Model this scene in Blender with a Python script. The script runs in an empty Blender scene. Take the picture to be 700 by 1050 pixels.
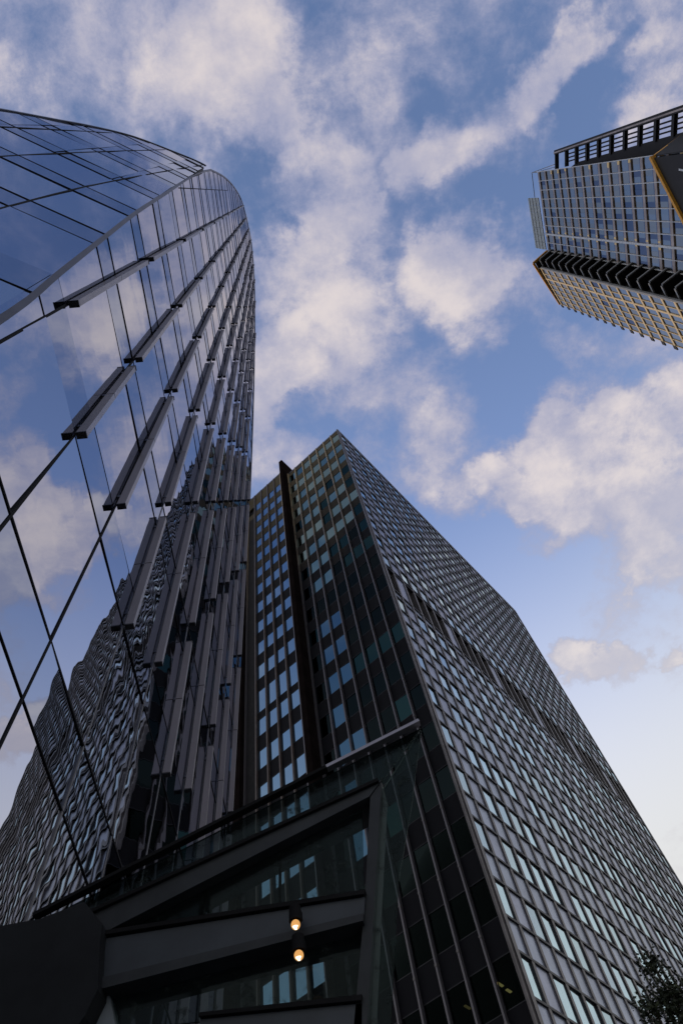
import bpy, math, random
from mathutils import Vector, Matrix

random.seed(7)
scene = bpy.context.scene
col = scene.collection
EYE = 1.6
Z3 = Vector((0, 0, 1))

# ------------------------------------------------------------------ camera
R = ((0.970994, -0.239104, 0.0), (0.214719, 0.871969, 0.439961), (-0.105196, -0.427199, 0.898017))
cam_data = bpy.data.cameras.new('camera')
cam = bpy.data.objects.new('camera', cam_data)
col.objects.link(cam)
right = Vector((R[0][0], R[1][0], R[2][0]))
up = -Vector((R[0][1], R[1][1], R[2][1]))
back = -Vector((R[0][2], R[1][2], R[2][2]))
cm = Matrix((right, up, back)).transposed().to_4x4()
cm.translation = (0, 0, EYE)
cam.matrix_world = cm
cam_data.sensor_fit = 'HORIZONTAL'
cam_data.sensor_width = 24
cam_data.lens = 24
cam_data.clip_start = 0.05
cam_data.clip_end = 6000
scene.camera = cam
scene.view_settings.view_transform = 'Standard'
scene.view_settings.look = 'None'
scene.view_settings.exposure = 0
scene.view_settings.gamma = 1

# ------------------------------------------------------------------ materials
def new_mat(name):
    m = bpy.data.materials.new(name)
    m.use_nodes = True
    nt = m.node_tree
    nt.nodes.clear()
    out = nt.nodes.new('ShaderNodeOutputMaterial')
    return m, nt, out

def N(nt, kind, **kw):
    n = nt.nodes.new(kind)
    for k, v in kw.items():
        setattr(n, k, v)
    return n

def solid(name, base, rough=0.6, metal=0.0, var=0.25, scale=1.5, bump=0.0, second=None, stretch=(1, 1, 1), spec=0.4):
    """painted / metal / stone surface with soft uneven tone"""
    m, nt, out = new_mat(name)
    L = nt.links.new
    b = N(nt, 'ShaderNodeBsdfPrincipled')
    tc = N(nt, 'ShaderNodeTexCoord')
    mp = N(nt, 'ShaderNodeMapping')
    mp.inputs['Scale'].default_value = stretch
    L(tc.outputs['Object'], mp.inputs['Vector'])
    no = N(nt, 'ShaderNodeTexNoise')
    no.inputs['Scale'].default_value = scale
    no.inputs['Detail'].default_value = 5
    no.inputs['Roughness'].default_value = 0.62
    L(mp.outputs[0], no.inputs['Vector'])
    cr = N(nt, 'ShaderNodeValToRGB')
    cr.color_ramp.elements[0].position = 0.3
    cr.color_ramp.elements[1].position = 0.72
    lo = second if second else tuple(c * (1 - var) for c in base)
    hi = tuple(min(1, c * (1 + var)) for c in base)
    cr.color_ramp.elements[0].color = (*lo, 1)
    cr.color_ramp.elements[1].color = (*hi, 1)
    L(no.outputs['Fac'], cr.inputs[0])
    L(cr.outputs[0], b.inputs['Base Color'])
    b.inputs['Roughness'].default_value = rough
    b.inputs['Metallic'].default_value = metal
    b.inputs['Specular IOR Level'].default_value = spec
    if bump:
        bp = N(nt, 'ShaderNodeBump')
        bp.inputs['Strength'].default_value = bump
        bp.inputs['Distance'].default_value = 0.02
        L(no.outputs['Fac'], bp.inputs['Height'])
        L(bp.outputs[0], b.inputs['Normal'])
    L(b.outputs[0], out.inputs['Surface'])
    return m

def mirror_glass(name, tint, rough=0.02, wave=0.0, wscale=1.0, stretch=(1, 1, 1), dark=(0.01, 0.013, 0.018), fac=0.5, wdist=0.05, fine=0.0, fscale=6.0):
    """coated facade glass: tinted mirror over a dark interior"""
    m, nt, out = new_mat(name)
    L = nt.links.new
    g = N(nt, 'ShaderNodeBsdfGlossy')
    g.inputs['Color'].default_value = (*tint, 1)
    g.inputs['Roughness'].default_value = rough
    d = N(nt, 'ShaderNodeBsdfPrincipled')
    d.inputs['Base Color'].default_value = (*dark, 1)
    d.inputs['Roughness'].default_value = 0.4
    mx = N(nt, 'ShaderNodeMixShader')
    lw = N(nt, 'ShaderNodeLayerWeight')
    lw.inputs['Blend'].default_value = 0.35
    mr = N(nt, 'ShaderNodeMapRange')
    mr.inputs['To Min'].default_value = fac
    mr.inputs['To Max'].default_value = 1.0
    L(lw.outputs['Fresnel'], mr.inputs['Value'])
    L(mr.outputs[0], mx.inputs[0])
    L(d.outputs[0], mx.inputs[1])
    L(g.outputs[0], mx.inputs[2])
    if wave:
        tc = N(nt, 'ShaderNodeTexCoord')
        mp = N(nt, 'ShaderNodeMapping')
        mp.inputs['Scale'].default_value = stretch
        L(tc.outputs['Object'], mp.inputs['Vector'])
        no = N(nt, 'ShaderNodeTexNoise')
        no.inputs['Scale'].default_value = wscale
        no.inputs['Detail'].default_value = 1.5
        L(mp.outputs[0], no.inputs['Vector'])
        bp = N(nt, 'ShaderNodeBump')
        bp.inputs['Strength'].default_value = wave
        bp.inputs['Distance'].default_value = wdist
        L(no.outputs['Fac'], bp.inputs['Height'])
        L(bp.outputs[0], g.inputs['Normal'])
    L(mx.outputs[0], out.inputs['Surface'])
    return m

def clear_glass(name, tint, reflect=(0.5, 0.6, 0.62), dirt=0.0, fac=0.08, rough=0.02, film=(0.03, 0.045, 0.045), veil=0.0):
    m, nt, out = new_mat(name)
    L = nt.links.new
    t = N(nt, 'ShaderNodeBsdfTransparent')
    t.inputs['Color'].default_value = (*tint, 1)
    g = N(nt, 'ShaderNodeBsdfGlossy')
    g.inputs['Color'].default_value = (*reflect, 1)
    g.inputs['Roughness'].default_value = rough
    lw = N(nt, 'ShaderNodeLayerWeight')
    lw.inputs['Blend'].default_value = 0.3
    mr = N(nt, 'ShaderNodeMapRange')
    mr.inputs['To Min'].default_value = fac
    mr.inputs['To Max'].default_value = 0.9
    L(lw.outputs['Fresnel'], mr.inputs['Value'])
    mx = N(nt, 'ShaderNodeMixShader')
    L(mr.outputs[0], mx.inputs[0])
    L(t.outputs[0], mx.inputs[1])
    L(g.outputs[0], mx.inputs[2])
    last = mx
    if dirt or veil:
        tc = N(nt, 'ShaderNodeTexCoord')
        no = N(nt, 'ShaderNodeTexNoise')
        no.inputs['Scale'].default_value = 9.0
        no.inputs['Detail'].default_value = 6
        no.inputs['Roughness'].default_value = 0.75
        L(tc.outputs['Object'], no.inputs['Vector'])
        cr = N(nt, 'ShaderNodeMapRange')
        cr.inputs['From Min'].default_value = 0.56
        cr.inputs['From Max'].default_value = 0.66
        cr.inputs['To Min'].default_value = veil
        cr.inputs['To Max'].default_value = max(dirt, veil)
        L(no.outputs['Fac'], cr.inputs['Value'])
        df = N(nt, 'ShaderNodeBsdfDiffuse')
        df.inputs['Color'].default_value = (*film, 1)
        m2 = N(nt, 'ShaderNodeMixShader')
        L(cr.outputs[0], m2.inputs[0])
        L(mx.outputs[0], m2.inputs[1])
        L(df.outputs[0], m2.inputs[2])
        last = m2
    L(last.outputs[0], out.inputs['Surface'])
    return m

def glow(name, color, strength):
    m, nt, out = new_mat(name)
    e = N(nt, 'ShaderNodeEmission')
    e.inputs['Color'].default_value = (*color, 1)
    tc = N(nt, 'ShaderNodeTexCoord')
    no = N(nt, 'ShaderNodeTexNoise')
    no.inputs['Scale'].default_value = 3
    nt.links.new(tc.outputs['Object'], no.inputs['Vector'])
    mr = N(nt, 'ShaderNodeMapRange')
    mr.inputs['To Min'].default_value = strength * 0.7
    mr.inputs['To Max'].default_value = strength * 1.3
    nt.links.new(no.outputs['Fac'], mr.inputs['Value'])
    nt.links.new(mr.outputs[0], e.inputs['Strength'])
    nt.links.new(e.outputs[0], out.inputs['Surface'])
    return m

def height_lit_metal(name, low, high, z0, z1, rough=0.45, metal=0.5):
    """metal tone ramp: dark below, reflected golden sunlight painted in towards the roof"""
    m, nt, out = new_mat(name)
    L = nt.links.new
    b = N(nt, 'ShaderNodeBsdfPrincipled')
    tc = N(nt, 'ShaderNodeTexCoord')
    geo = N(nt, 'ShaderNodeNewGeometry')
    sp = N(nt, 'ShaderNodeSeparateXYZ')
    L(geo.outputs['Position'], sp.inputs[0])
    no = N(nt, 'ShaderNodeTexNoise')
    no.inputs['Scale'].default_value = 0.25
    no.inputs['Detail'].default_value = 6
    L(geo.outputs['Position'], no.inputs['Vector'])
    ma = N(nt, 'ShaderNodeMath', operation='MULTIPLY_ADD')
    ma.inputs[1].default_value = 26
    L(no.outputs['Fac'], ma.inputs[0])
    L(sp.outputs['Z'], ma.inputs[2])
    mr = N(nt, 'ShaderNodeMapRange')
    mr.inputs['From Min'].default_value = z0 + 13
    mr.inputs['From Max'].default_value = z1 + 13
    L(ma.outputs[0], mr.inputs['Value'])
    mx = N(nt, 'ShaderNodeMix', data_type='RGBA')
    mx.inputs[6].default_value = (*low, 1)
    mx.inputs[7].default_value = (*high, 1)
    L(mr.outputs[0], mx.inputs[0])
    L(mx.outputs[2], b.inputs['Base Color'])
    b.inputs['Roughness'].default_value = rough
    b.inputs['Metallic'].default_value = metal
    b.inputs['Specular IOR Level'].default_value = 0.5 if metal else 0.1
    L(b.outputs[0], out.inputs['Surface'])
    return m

M = {}
M['asphalt'] = solid('asphalt', (0.05, 0.05, 0.052), 0.9, bump=0.5, scale=6)
M['paving'] = solid('stone paving', (0.22, 0.21, 0.20), 0.8, bump=0.3, scale=4)
M['rib'] = solid('dark bronze rib', (0.125, 0.115, 0.118), 0.45, 0.4, var=0.35, scale=0.7)
M['rib2'] = solid('brown mullion', (0.12, 0.095, 0.085), 0.5, 0.3)
M['transom'] = solid('dark transom', (0.03, 0.03, 0.036), 0.5, 0.3)
M['panel'] = solid('blue grey spandrel panel', (0.30, 0.34, 0.44), 0.34, 0.55, var=0.2, scale=0.35)
M['panel_dull'] = solid('dull column panel', (0.26, 0.285, 0.38), 0.33, 0.6, var=0.25, scale=0.5)
M['louvre'] = solid('black louvre', (0.012, 0.011, 0.012), 0.9, var=0.4)
M['dark_wall'] = solid('dark interior', (0.016, 0.016, 0.018), 0.9, var=0.4, scale=0.4)
M['roofing'] = solid('roof felt', (0.08, 0.08, 0.08), 0.9)
M['pier'] = solid('dark brown stone pier', (0.012, 0.009, 0.009), 1.0, var=0.35, scale=0.5, bump=0.3, spec=0.0)
M['mullion'] = height_lit_metal('mullion with painted gold light', (0.12, 0.112, 0.125), (0.46, 0.35, 0.2), 76, 116)  # golden upper tone is reflected sunlight painted into the colour
M['spandrel'] = height_lit_metal('spandrel with painted gold light', (0.010, 0.010, 0.013), (0.12, 0.098, 0.06), 78, 120, 0.75, 0.0)  # same bounced gold light painted in towards the top
M['win_sky'] = mirror_glass('sky reflecting window', (0.66, 0.86, 0.95), 0.03, fac=0.62)
M['win_sky_b'] = mirror_glass('sky window with half blind', (0.60, 0.77, 0.84), 0.04, fac=0.55, dark=(0.05, 0.05, 0.05))
M['win_sky_c'] = mirror_glass('dimmer sky window', (0.55, 0.70, 0.80), 0.03, fac=0.55)
M['win_blue'] = mirror_glass('blue mirrored window', (0.20, 0.32, 0.45), 0.03, fac=0.55)
M['win_green'] = clear_glass('dark greenish window', (0.12, 0.16, 0.16), (0.012, 0.017, 0.017), fac=0.06)
M['win_teal'] = mirror_glass('teal upper window', (0.17, 0.27, 0.27), 0.04, fac=0.45)
M['win_teal_dark'] = mirror_glass('deep teal window', (0.020, 0.045, 0.045), 0.04, fac=0.45)
M['win_baked_sky'] = mirror_glass('window with baked sky reflection', (0.30, 0.36, 0.27), 0.1, fac=0.45, dark=(0.16,0.16,0.10))  # yellow green sky reflection put into the pane colour
M['frame'] = solid('dark window frame', (0.025, 0.025, 0.03), 0.5, 0.4)
for i_, (k_, cc_) in enumerate({'': (0.53, 0.545, 0.61), '_b': (0.47, 0.50, 0.58), '_c': (0.56, 0.56, 0.61), '_band': (0.39, 0.43, 0.52)}.items()):
    M['tower_glass' + k_] = mirror_glass('reflective curtain wall glass', cc_, 0.004, wave=0.33, wscale=0.8, stretch=(1, 1, 1.25), fac=0.62, wdist=0.010)
for i_, (k_, cc_) in enumerate({'': (0.50, 0.57, 0.72), '_b': (0.43, 0.50, 0.66), '_c': (0.56, 0.60, 0.72), '_band': (0.36, 0.43, 0.58)}.items()):
    M['crown_glass' + k_] = mirror_glass('leaning curtain wall glass', cc_, 0.004, wave=0.25, wscale=0.5, fac=0.58, wdist=0.012)
M['joint'] = solid('black glazing gasket', (0.012, 0.013, 0.017), 0.8, 0.0, spec=0.1)
M['joint_light'] = solid('grey glazing bar', (0.10, 0.10, 0.115), 0.45, 0.5)
M['fin'] = solid('taupe metal fin', (0.19, 0.175, 0.198), 0.45, 0.3, var=0.16, scale=0.5, stretch=(1, 1, 0.4))
M['fin_edge'] = solid('pale fin edge', (0.26, 0.25, 0.28), 0.35, 0.6)
M['fin_side'] = solid('slate metal fin side', (0.085, 0.09, 0.125), 0.4, 0.45, var=0.2, scale=0.5, stretch=(1, 1, 0.4))
M['strut'] = solid('pale grey strut', (0.12, 0.14, 0.16), 0.5, 0.0)
M['trim'] = solid('grey metal edge trim', (0.075, 0.075, 0.09), 0.4, 0.6)
M['body'] = solid('dark tower core', (0.03, 0.032, 0.04), 0.7)
M['far_glass'] = mirror_glass('blue grey tower window', (0.48, 0.45, 0.38), 0.12, fac=0.4, dark=(0.20, 0.24, 0.24))
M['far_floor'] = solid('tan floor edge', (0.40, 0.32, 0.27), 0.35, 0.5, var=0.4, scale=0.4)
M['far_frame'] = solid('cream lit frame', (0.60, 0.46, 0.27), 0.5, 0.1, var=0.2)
M['far_white'] = solid('pale mullion', (0.55, 0.55, 0.56), 0.4, 0.3)
M['black_steel'] = solid('black steel', (0.016, 0.014, 0.014), 0.65, 0.3)
M['grey_edge'] = solid('grey steel edge', (0.22, 0.22, 0.22), 0.5, 0.4)
M['yellow'] = solid('yellow painted steel', (0.62, 0.30, 0.03), 0.5, 0.0, var=0.2)
M['screen'] = solid('pale ribbed metal screen', (0.33, 0.36, 0.37), 0.5, 0.3)
M['beam'] = solid('blue grey painted steel beam', (0.017, 0.020, 0.024), 0.55, 0.0, spec=0.25, var=0.35, scale=2.5, bump=0.1)
M['beam_pale'] = solid('pale blue grey steel beam', (0.025, 0.031, 0.040), 0.5, 0.0, spec=0.3, var=0.28, scale=2.0, bump=0.1)
M['beam_dark'] = solid('near black steel', (0.009, 0.009, 0.010), 0.85, 0.0, spec=0.08)
M['rail'] = solid('satin steel rail', (0.20, 0.19, 0.21), 0.35, 0.8)
M['canopy_glass'] = clear_glass('dusty teal glass', (0.62, 0.70, 0.70), (0.07, 0.085, 0.085), dirt=0.9, fac=0.04, film=(0.022, 0.028, 0.028), veil=0.08)
M['lamp_glow'] = glow('warm lamp bulb', (1.0, 0.50, 0.16), 0.75)
M['lamp_core'] = glow('white hot lamp core', (1.0, 0.86, 0.62), 2.2)
M['strip_glow'] = glow('yellow office light', (1.0, 0.72, 0.25), 0.75)
M['strip_dim'] = glow('dim office light', (1.0, 0.68, 0.25), 0.22)
M['bark'] = solid('bark', (0.06, 0.045, 0.035), 0.9, bump=0.6, scale=8)
M['leaf'] = solid('dark green leaf', (0.018, 0.026, 0.012), 0.7, var=0.6, scale=3)
M['leaf2'] = solid('lighter green leaf', (0.035, 0.045, 0.018), 0.65, var=0.5, scale=3)

# ------------------------------------------------------------------ mesh builder
class MB:
    def __init__(s):
        s.v = []; s.f = []; s.m = []; s.mats = []
    def mi(s, key):
        if key not in s.mats: s.mats.append(key)
        return s.mats.index(key)
    def poly(s, pts, key):
        i = len(s.v)
        s.v += [Vector(p) for p in pts]
        s.f.append(tuple(range(i, i + len(pts)))); s.m.append(s.mi(key))
    def box(s, o, a, b, c, key, keys=None):
        """o corner, a b c edge vectors; keys = optional materials for the six sides (-c,+c,-b,+b,-a,+a)"""
        o = Vector(o); a = Vector(a); b = Vector(b); c = Vector(c)
        i = len(s.v)
        for w in (o, o + c):
            s.v += [w, w + a, w + a + b, w + b]
        F = [(0, 3, 2, 1), (4, 5, 6, 7), (0, 1, 5, 4), (3, 7, 6, 2), (0, 4, 7, 3), (1, 2, 6, 5)]
        for k, q in enumerate(F):
            s.f.append(tuple(i + t for t in q)); s.m.append(s.mi(keys[k] if keys and keys[k] else key))
    def prism(s, pts, ext, key, cap=None):
        pts = [Vector(p) for p in pts]; ext = Vector(ext)
        n = len(pts); i = len(s.v)
        s.v += pts + [p + ext for p in pts]
        s.f.append(tuple(range(i, i + n))); s.m.append(s.mi(cap or key))
        s.f.append(tuple(range(i + 2 * n - 1, i + n - 1, -1))); s.m.append(s.mi(key))
        for k in range(n):
            j = (k + 1) % n
            s.f.append((i + k, i + n + k, i + n + j, i + j)); s.m.append(s.mi(key))
    def bar(s, p, q, w, d, nrm, key):
        """bar from p to q, width w in the plane, depth d along nrm (starting on the line)"""
        p = Vector(p); q = Vector(q); nrm = Vector(nrm).normalized()
        side = (q - p).cross(nrm).normalized() * w
        s.box(p - side / 2, q - p, side, nrm * d, key)
    def mesh(s, name, shift=Vector((0, 0, 0))):
        me = bpy.data.meshes.new(name)
        me.from_pydata([tuple(p - shift) for p in s.v], [], s.f)
        for k in s.mats: me.materials.append(M[k])
        me.polygons.foreach_set('material_index', s.m)
        me.update()
        return me
    def build(s, name, parent=None, pos=None, label=None):
        if not s.f: return None
        pos = Vector(pos) if pos is not None else Vector((0, 0, 0))
        base = Vector(parent['base']) if parent is not None and 'base' in parent else Vector((0, 0, 0))
        me = s.mesh(name, pos if parent is None else pos)
        o = bpy.data.objects.new(name, me)
        col.objects.link(o)
        if parent is not None:
            o.parent = parent
            o.location = pos - base
        else:
            o.location = pos + Vector((0, 0, EYE))
        if label: o['label'] = label
        return o

def thing(name, label, cat, base, rot=None, group=None):
    """an Empty at the thing's base; rot = small rotation of its own axes; local points are relative to the eye point"""
    o = bpy.data.objects.new(name, None)
    col.objects.link(o)
    base = Vector(base)
    o['label'] = label; o['category'] = cat
    if group: o['group'] = group
    m = (Matrix(rot) if rot else Matrix.Identity(3)).to_4x4()
    loc = m @ base
    m.translation = loc + Vector((0, 0, EYE))
    o.matrix_world = m
    o.empty_display_size = 2
    o['base'] = tuple(base)
    o['rotm'] = [x for r in (rot if rot else ((1, 0, 0), (0, 1, 0), (0, 0, 1))) for x in r]
    return o

def world_pt(root, p):
    r = root['rotm']
    m = Matrix((r[0:3], r[3:6], r[6:9]))
    return m @ Vector(p)

fwd = -back
def to_px(w):
    w = Vector(w)
    z = w.dot(fwd)
    if z < 0.1: return None
    return (350 + 700 * w.dot(right) / z, 525 - 700 * w.dot(up) / z)

def seen_area(root, quad):
    """how large a flat piece shows from the photograph's standpoint (used only to pick which repeats are made individually)"""
    ps = [to_px(world_pt(root, q)) for q in quad]
    if any(p is None for p in ps): return 0
    cx = sum(p[0] for p in ps) / 4; cy = sum(p[1] for p in ps) / 4
    if cx < -5 or cx > 705 or cy < -5 or cy > 1055: return 0.0001
    a = 0
    for k in range(len(ps)):
        x0, y0 = ps[k]; x1, y1 = ps[(k + 1) % len(ps)]
        a += x0 * y1 - x1 * y0
    return abs(a) / 2

GZ = -EYE - 1.0     # buildings reach a metre below the pavement

# ------------------------------------------------------------------ ground
def struct(name, mb):
    o = mb.build(name); o['kind'] = 'structure'; return o
g = MB(); s_ = 3000
g.poly([(-s_, -s_, -EYE - 0.012), (s_, -s_, -EYE - 0.012), (s_, s_, -EYE - 0.012), (-s_, s_, -EYE - 0.012)], 'asphalt')
struct('ground', g)
g = MB()
g.box((-3.0, -40, -EYE - 0.01), (45, 0, 0), (0, 95, 0), (0, 0, 0.008), 'paving')
struct('pavement', g)

# ------------------------------------------------------------------ dark office tower (frame D)
ROT_D = ((0.99983, 0.01661, -0.0084), (-0.01671, 0.99978, -0.01247), (0.00819, 0.01261, 0.99989))
H = 116.4
C = Vector((3.16, 42.47, 0))
d = Vector((0.4797, 0.8774, 0)).normalized()
e = Vector((-0.8774, 0.4797, 0)).normalized()
nR = -e       # outward normal of the long right face
nL = -d       # outward normal of the left face
office = thing('office_tower', 'dark ribbed office tower with a long grid of pale blue windows, in the middle', 'office tower', (C.x, C.y, -EYE), ROT_D)

def P(t, e_, h):      # t metres along the right face, e_ metres along the left face
    return C + d * t + e * e_ + Z3 * h

LEN = 56.25; PITCH = 1.875; NCOL = 30
ROW0 = 1.8; ROWP = 4.8; WH = 2.6
NROW = 24
DEP = 0.075           # how far ribs stand proud of the panes
SEC_A = 12.3

# walls: core body
b = MB()
b.prism([P(0.45, 0.9, GZ), P(LEN - 0.2, 0.9, GZ), P(LEN - 0.2, 30, GZ), P(0.9, 30, GZ), P(0.9, 0.9, GZ)], Z3 * (H - 0.5 - GZ), 'dark_wall', )
b.build('building_core', office, P(0, 0, -EYE))
b = MB()
b.prism([P(-0.02, -0.02, H - 0.5), P(LEN, -0.02, H - 0.5), P(LEN, 30, H - 0.5), P(-1.2, 30, H - 0.5), P(-1.2, 13.2, H - 0.5), P(-0.02, 13.2, H - 0.5)], Z3 * 0.5, 'rib')
b.build('roof_coping', office, P(0, 0, H))

def dull_col(k):
    return k == 1 or (k > 1 and (k - 1) % 5 == 0)

# right face panels, one wall sheet with its pattern of panels
b = MB()
w0 = 0.0
def rq(t0, t1, z0, z1, w, key):
    o = nR * w
    b.poly([P(t0, 0, z0) + o, P(t1, 0, z0) + o, P(t1, 0, z1) + o, P(t0, 0, z1) + o], key)
for k in range(NCOL):
    t0 = k * PITCH; t1 = t0 + PITCH
    z = H - 0.5
    for r in range(NROW):
        top = H - (ROW0 + r * ROWP); bot = top - WH
        if r == 10: top += 1.5; bot -= 0.9
        rq(t0, t1, top, z, -0.04 + random.uniform(-.012, .012), 'panel')
        if dull_col(k):
            rq(t0, t1, bot, top, -0.03, 'panel_dull')
        elif r == 10:
            rq(t0, t1, bot, top, -0.3, 'louvre')
        else:
            rq(t0, t1, bot, top, -0.30, 'louvre')
        z = bot
    rq(t0, t1, GZ, z, -0.04, 'panel')
b.build('right_wall', office, P(0, 0, -EYE))

# window panes: shared mesh variants
def window_mesh(name, w, h, glass, U, V, Nn, tilt):
    mb = MB()
    f = 0.05
    a = U * (w / 2); c_ = V * (h / 2)
    dz = Nn * tilt[0]; dx = Nn * tilt[1]
    mb.poly([-a - c_ - dz - dx, a - c_ - dz + dx, a + c_ + dz + dx, -a + c_ + dz - dx], glass)
    out = Nn * 0.03
    mb.box(-a - c_ - Nn * .02, a * 2, V * f, out * 2, 'frame')
    mb.box(-a + c_ - V * f - Nn * .02, a * 2, V * f, out * 2, 'frame')
    mb.box(-a - c_ + V * f - Nn * .02, U * f, V * (h - 2 * f), out * 2, 'frame')
    mb.box(a - c_ + V * f - U * f - Nn * .02, U * f, V * (h - 2 * f), out * 2, 'frame')
    return mb

def rand_tilt(s=0.012):
    return (random.gauss(0, s), random.gauss(0, s))

cands = []   # (area, centre, meshkey)
variants = {}
def add_windows(key, w, h, glass, U, Nn, centres, tilt=0.012, nvar=5):
    vs = [window_mesh(key, w, h, glass if isinstance(glass, str) else glass[q_], U, Z3, Nn, rand_tilt(tilt)) for q_ in range(nvar)]
    variants[key] = vs
    for c_ in centres:
        q = [c_ - U * w / 2 - Z3 * h / 2, c_ + U * w / 2 - Z3 * h / 2, c_ + U * w / 2 + Z3 * h / 2, c_ - U * w / 2 + Z3 * h / 2]
        cands.append([seen_area(office, q), c_, key, random.randrange(nvar)])

ctr = []
for k in range(NCOL):
    if dull_col(k): continue
    for r in range(NROW):
        if r == 10: continue
        ctr.append(P((k + .5) * PITCH, 0, H - (ROW0 + r * ROWP + WH / 2)) + nR * -0.035)
add_windows('right', PITCH - 0.30, WH - 0.04, ['win_sky', 'win_sky', 'win_sky_b', 'win_sky_c', 'win_sky', 'win_sky_b', 'win_sky'], d, nR, ctr, 0.008, 7)

# section B of the left face stands 1.2 m proud
EB0, EB1 = 13.2, 21.3
pb = (EB1 - EB0) / 5
ctr = []; ctr_tall = []
rowsB = []
for r in range(21):
    dep = 4.6 + 4.55 * r
    rowsB.append(dep)
    for k in range(4):
        if r == 11:
            ctr_tall.append(P(-1.2, EB0 + (k + .5) * pb, H - (dep + 1.75)) + nL * -0.06)
        else:
            ctr.append(P(-1.2, EB0 + (k + .5) * pb, H - (dep + 1.25)) + nL * -0.06)
add_windows('leftb', pb - 0.16, 2.5, 'win_blue', e, nL, ctr, 0.006)
add_windows('leftt', pb - 0.16, 3.5, 'win_blue', e, nL, ctr_tall, 0.006)
# section A, recessed darker glass
pa = SEC_A / 7
ctrs = {}
M['win_blue_dim'] = mirror_glass('dim blue window', (0.07, 0.14, 0.21), 0.05, fac=0.5)
for r in range(NROW):
    for k in range(7):
        u_ = random.random()
        # (k counts away from the corner) sky reflection set by glass tint: yellow green and teal above, dark below
        if r < 7: g_ = 'win_teal' if u_ < .42 else ('win_baked_sky' if u_ < .85 else 'win_teal_dark')
        elif r < 9: g_ = 'win_teal' if k in (4, 5) else ('win_teal_dark' if u_ < .6 else 'win_green')
        elif r < 17 and k in (4, 5) and u_ < .8: g_ = 'win_blue_dim'
        else: g_ = 'win_teal_dark' if (u_ < .06 or (r == 12 and k in (0,1,2,3,4,5))) else 'win_green'
        ctrs.setdefault(g_, []).append(P(0, (k + .5) * pa, H - (ROW0 + r * ROWP + 1.35)) + nL * -0.06)
for g_ in sorted(ctrs):
    add_windows('lefta_' + g_, pa - 0.14, 2.7, g_, e, nL, ctrs[g_], 0.014, 5)

cands.sort(key=lambda q: -q[0])
meshes = {}
for key, vs in variants.items():
    meshes[key] = [v.mesh('window') for v in vs]
base_o = Vector(office['base'])
for a_, c_, key, vi in cands[:100]:
    o = bpy.data.objects.new('window', meshes[key][vi])
    col.objects.link(o); o.parent = office; o.location = c_ - base_o
rest = MB()
for a_, c_, key, vi in cands[100:]:
    src = variants[key][vi]
    i = len(rest.v)
    rest.v += [p + c_ for p in src.v]
    remap = [rest.mi(k) for k in src.mats]
    for f_, m_ in zip(src.f, src.m):
        rest.f.append(tuple(i + t for t in f_)); rest.m.append(remap[m_])
o = rest.build('window', office, P(0, 0, -EYE)); o['kind'] = 'stuff'

# ribs on the right face
for k in range(NCOL + 1):
    t = k * PITCH
    w = 0.30 if 0 < k < NCOL else 0.40
    b = MB()
    b.box(P(t - w / 2 if k else 0.0, 0, GZ) + nR * -0.3, d * w, Z3 * (H - 0.5 - GZ), nR * (DEP + 0.3 - (0.0 if k else -0.02)), 'rib')
    b.build('rib', office, P(t, 0, -EYE))
# transoms on the right face, above and below each window row
for r in range(NROW):
    for q in (0, 1):
        dep = ROW0 + r * ROWP + (WH if q else 0)
        if r == 10: dep += (.9 if q else -1.5)
        b = MB()
        b.box(P(0.27, 0, H - dep - (0 if q else 0.0) - .1) + nR * -0.29, d * (LEN - 0.3), Z3 * 0.17, nR * (0.29 + 0.09), 'transom')
        b.build('transom', office, P(0, 0, H - dep))

# left face, section A
b = MB()
b.poly([P(.02, 0.3, GZ) + nL * -1.3, P(.02, SEC_A, GZ) + nL * -1.3, P(.02, SEC_A, H - .5) + nL * -1.3, P(.02, 0.3, H - .5) + nL * -1.3], 'dark_wall')
for r in range(NROW + 1):
    top = H - 0.5 if r == 0 else H - (ROW0 + (r - 1) * ROWP + 2.7)
    bot = H - (ROW0 + r * ROWP) if r < NROW else GZ
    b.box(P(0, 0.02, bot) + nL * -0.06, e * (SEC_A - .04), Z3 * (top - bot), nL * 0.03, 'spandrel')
b.build('left_wall', office, P(0, 0, -EYE))
for r in range(NROW):        # floor slabs seen through the glass
    b = MB()
    top = H - (ROW0 + r * ROWP)
    b.box(P(0, 0.1, top + 0.05) + nL * -1.29, e * (SEC_A - .2), Z3 * 0.3, nL * 1.2, 'dark_wall')
    b.build('floor_slab', office, P(0, 0, top))
for k in range(1, 8):
    b = MB()
    q = k * pa
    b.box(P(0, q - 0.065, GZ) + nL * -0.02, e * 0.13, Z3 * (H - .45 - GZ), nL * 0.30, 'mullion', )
    for r in range(NROW):     # sleeve joints
        zz = H - (ROW0 + r * ROWP) - 3.4
        b.box(P(0, q - 0.085, zz) + nL * -0.01, e * 0.17, Z3 * 0.14, nL * 0.312, 'rib')
    b.build('mullion', office, P(0, q, -EYE))
b = MB()
b.box(P(0, 0, GZ) + nL * 0.0 + e * 0.0, e * 0.12, Z3 * (H - .45 - GZ), nL * 0.3, 'rib')
b.build('corner_post', office, P(0, 0, -EYE))

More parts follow.
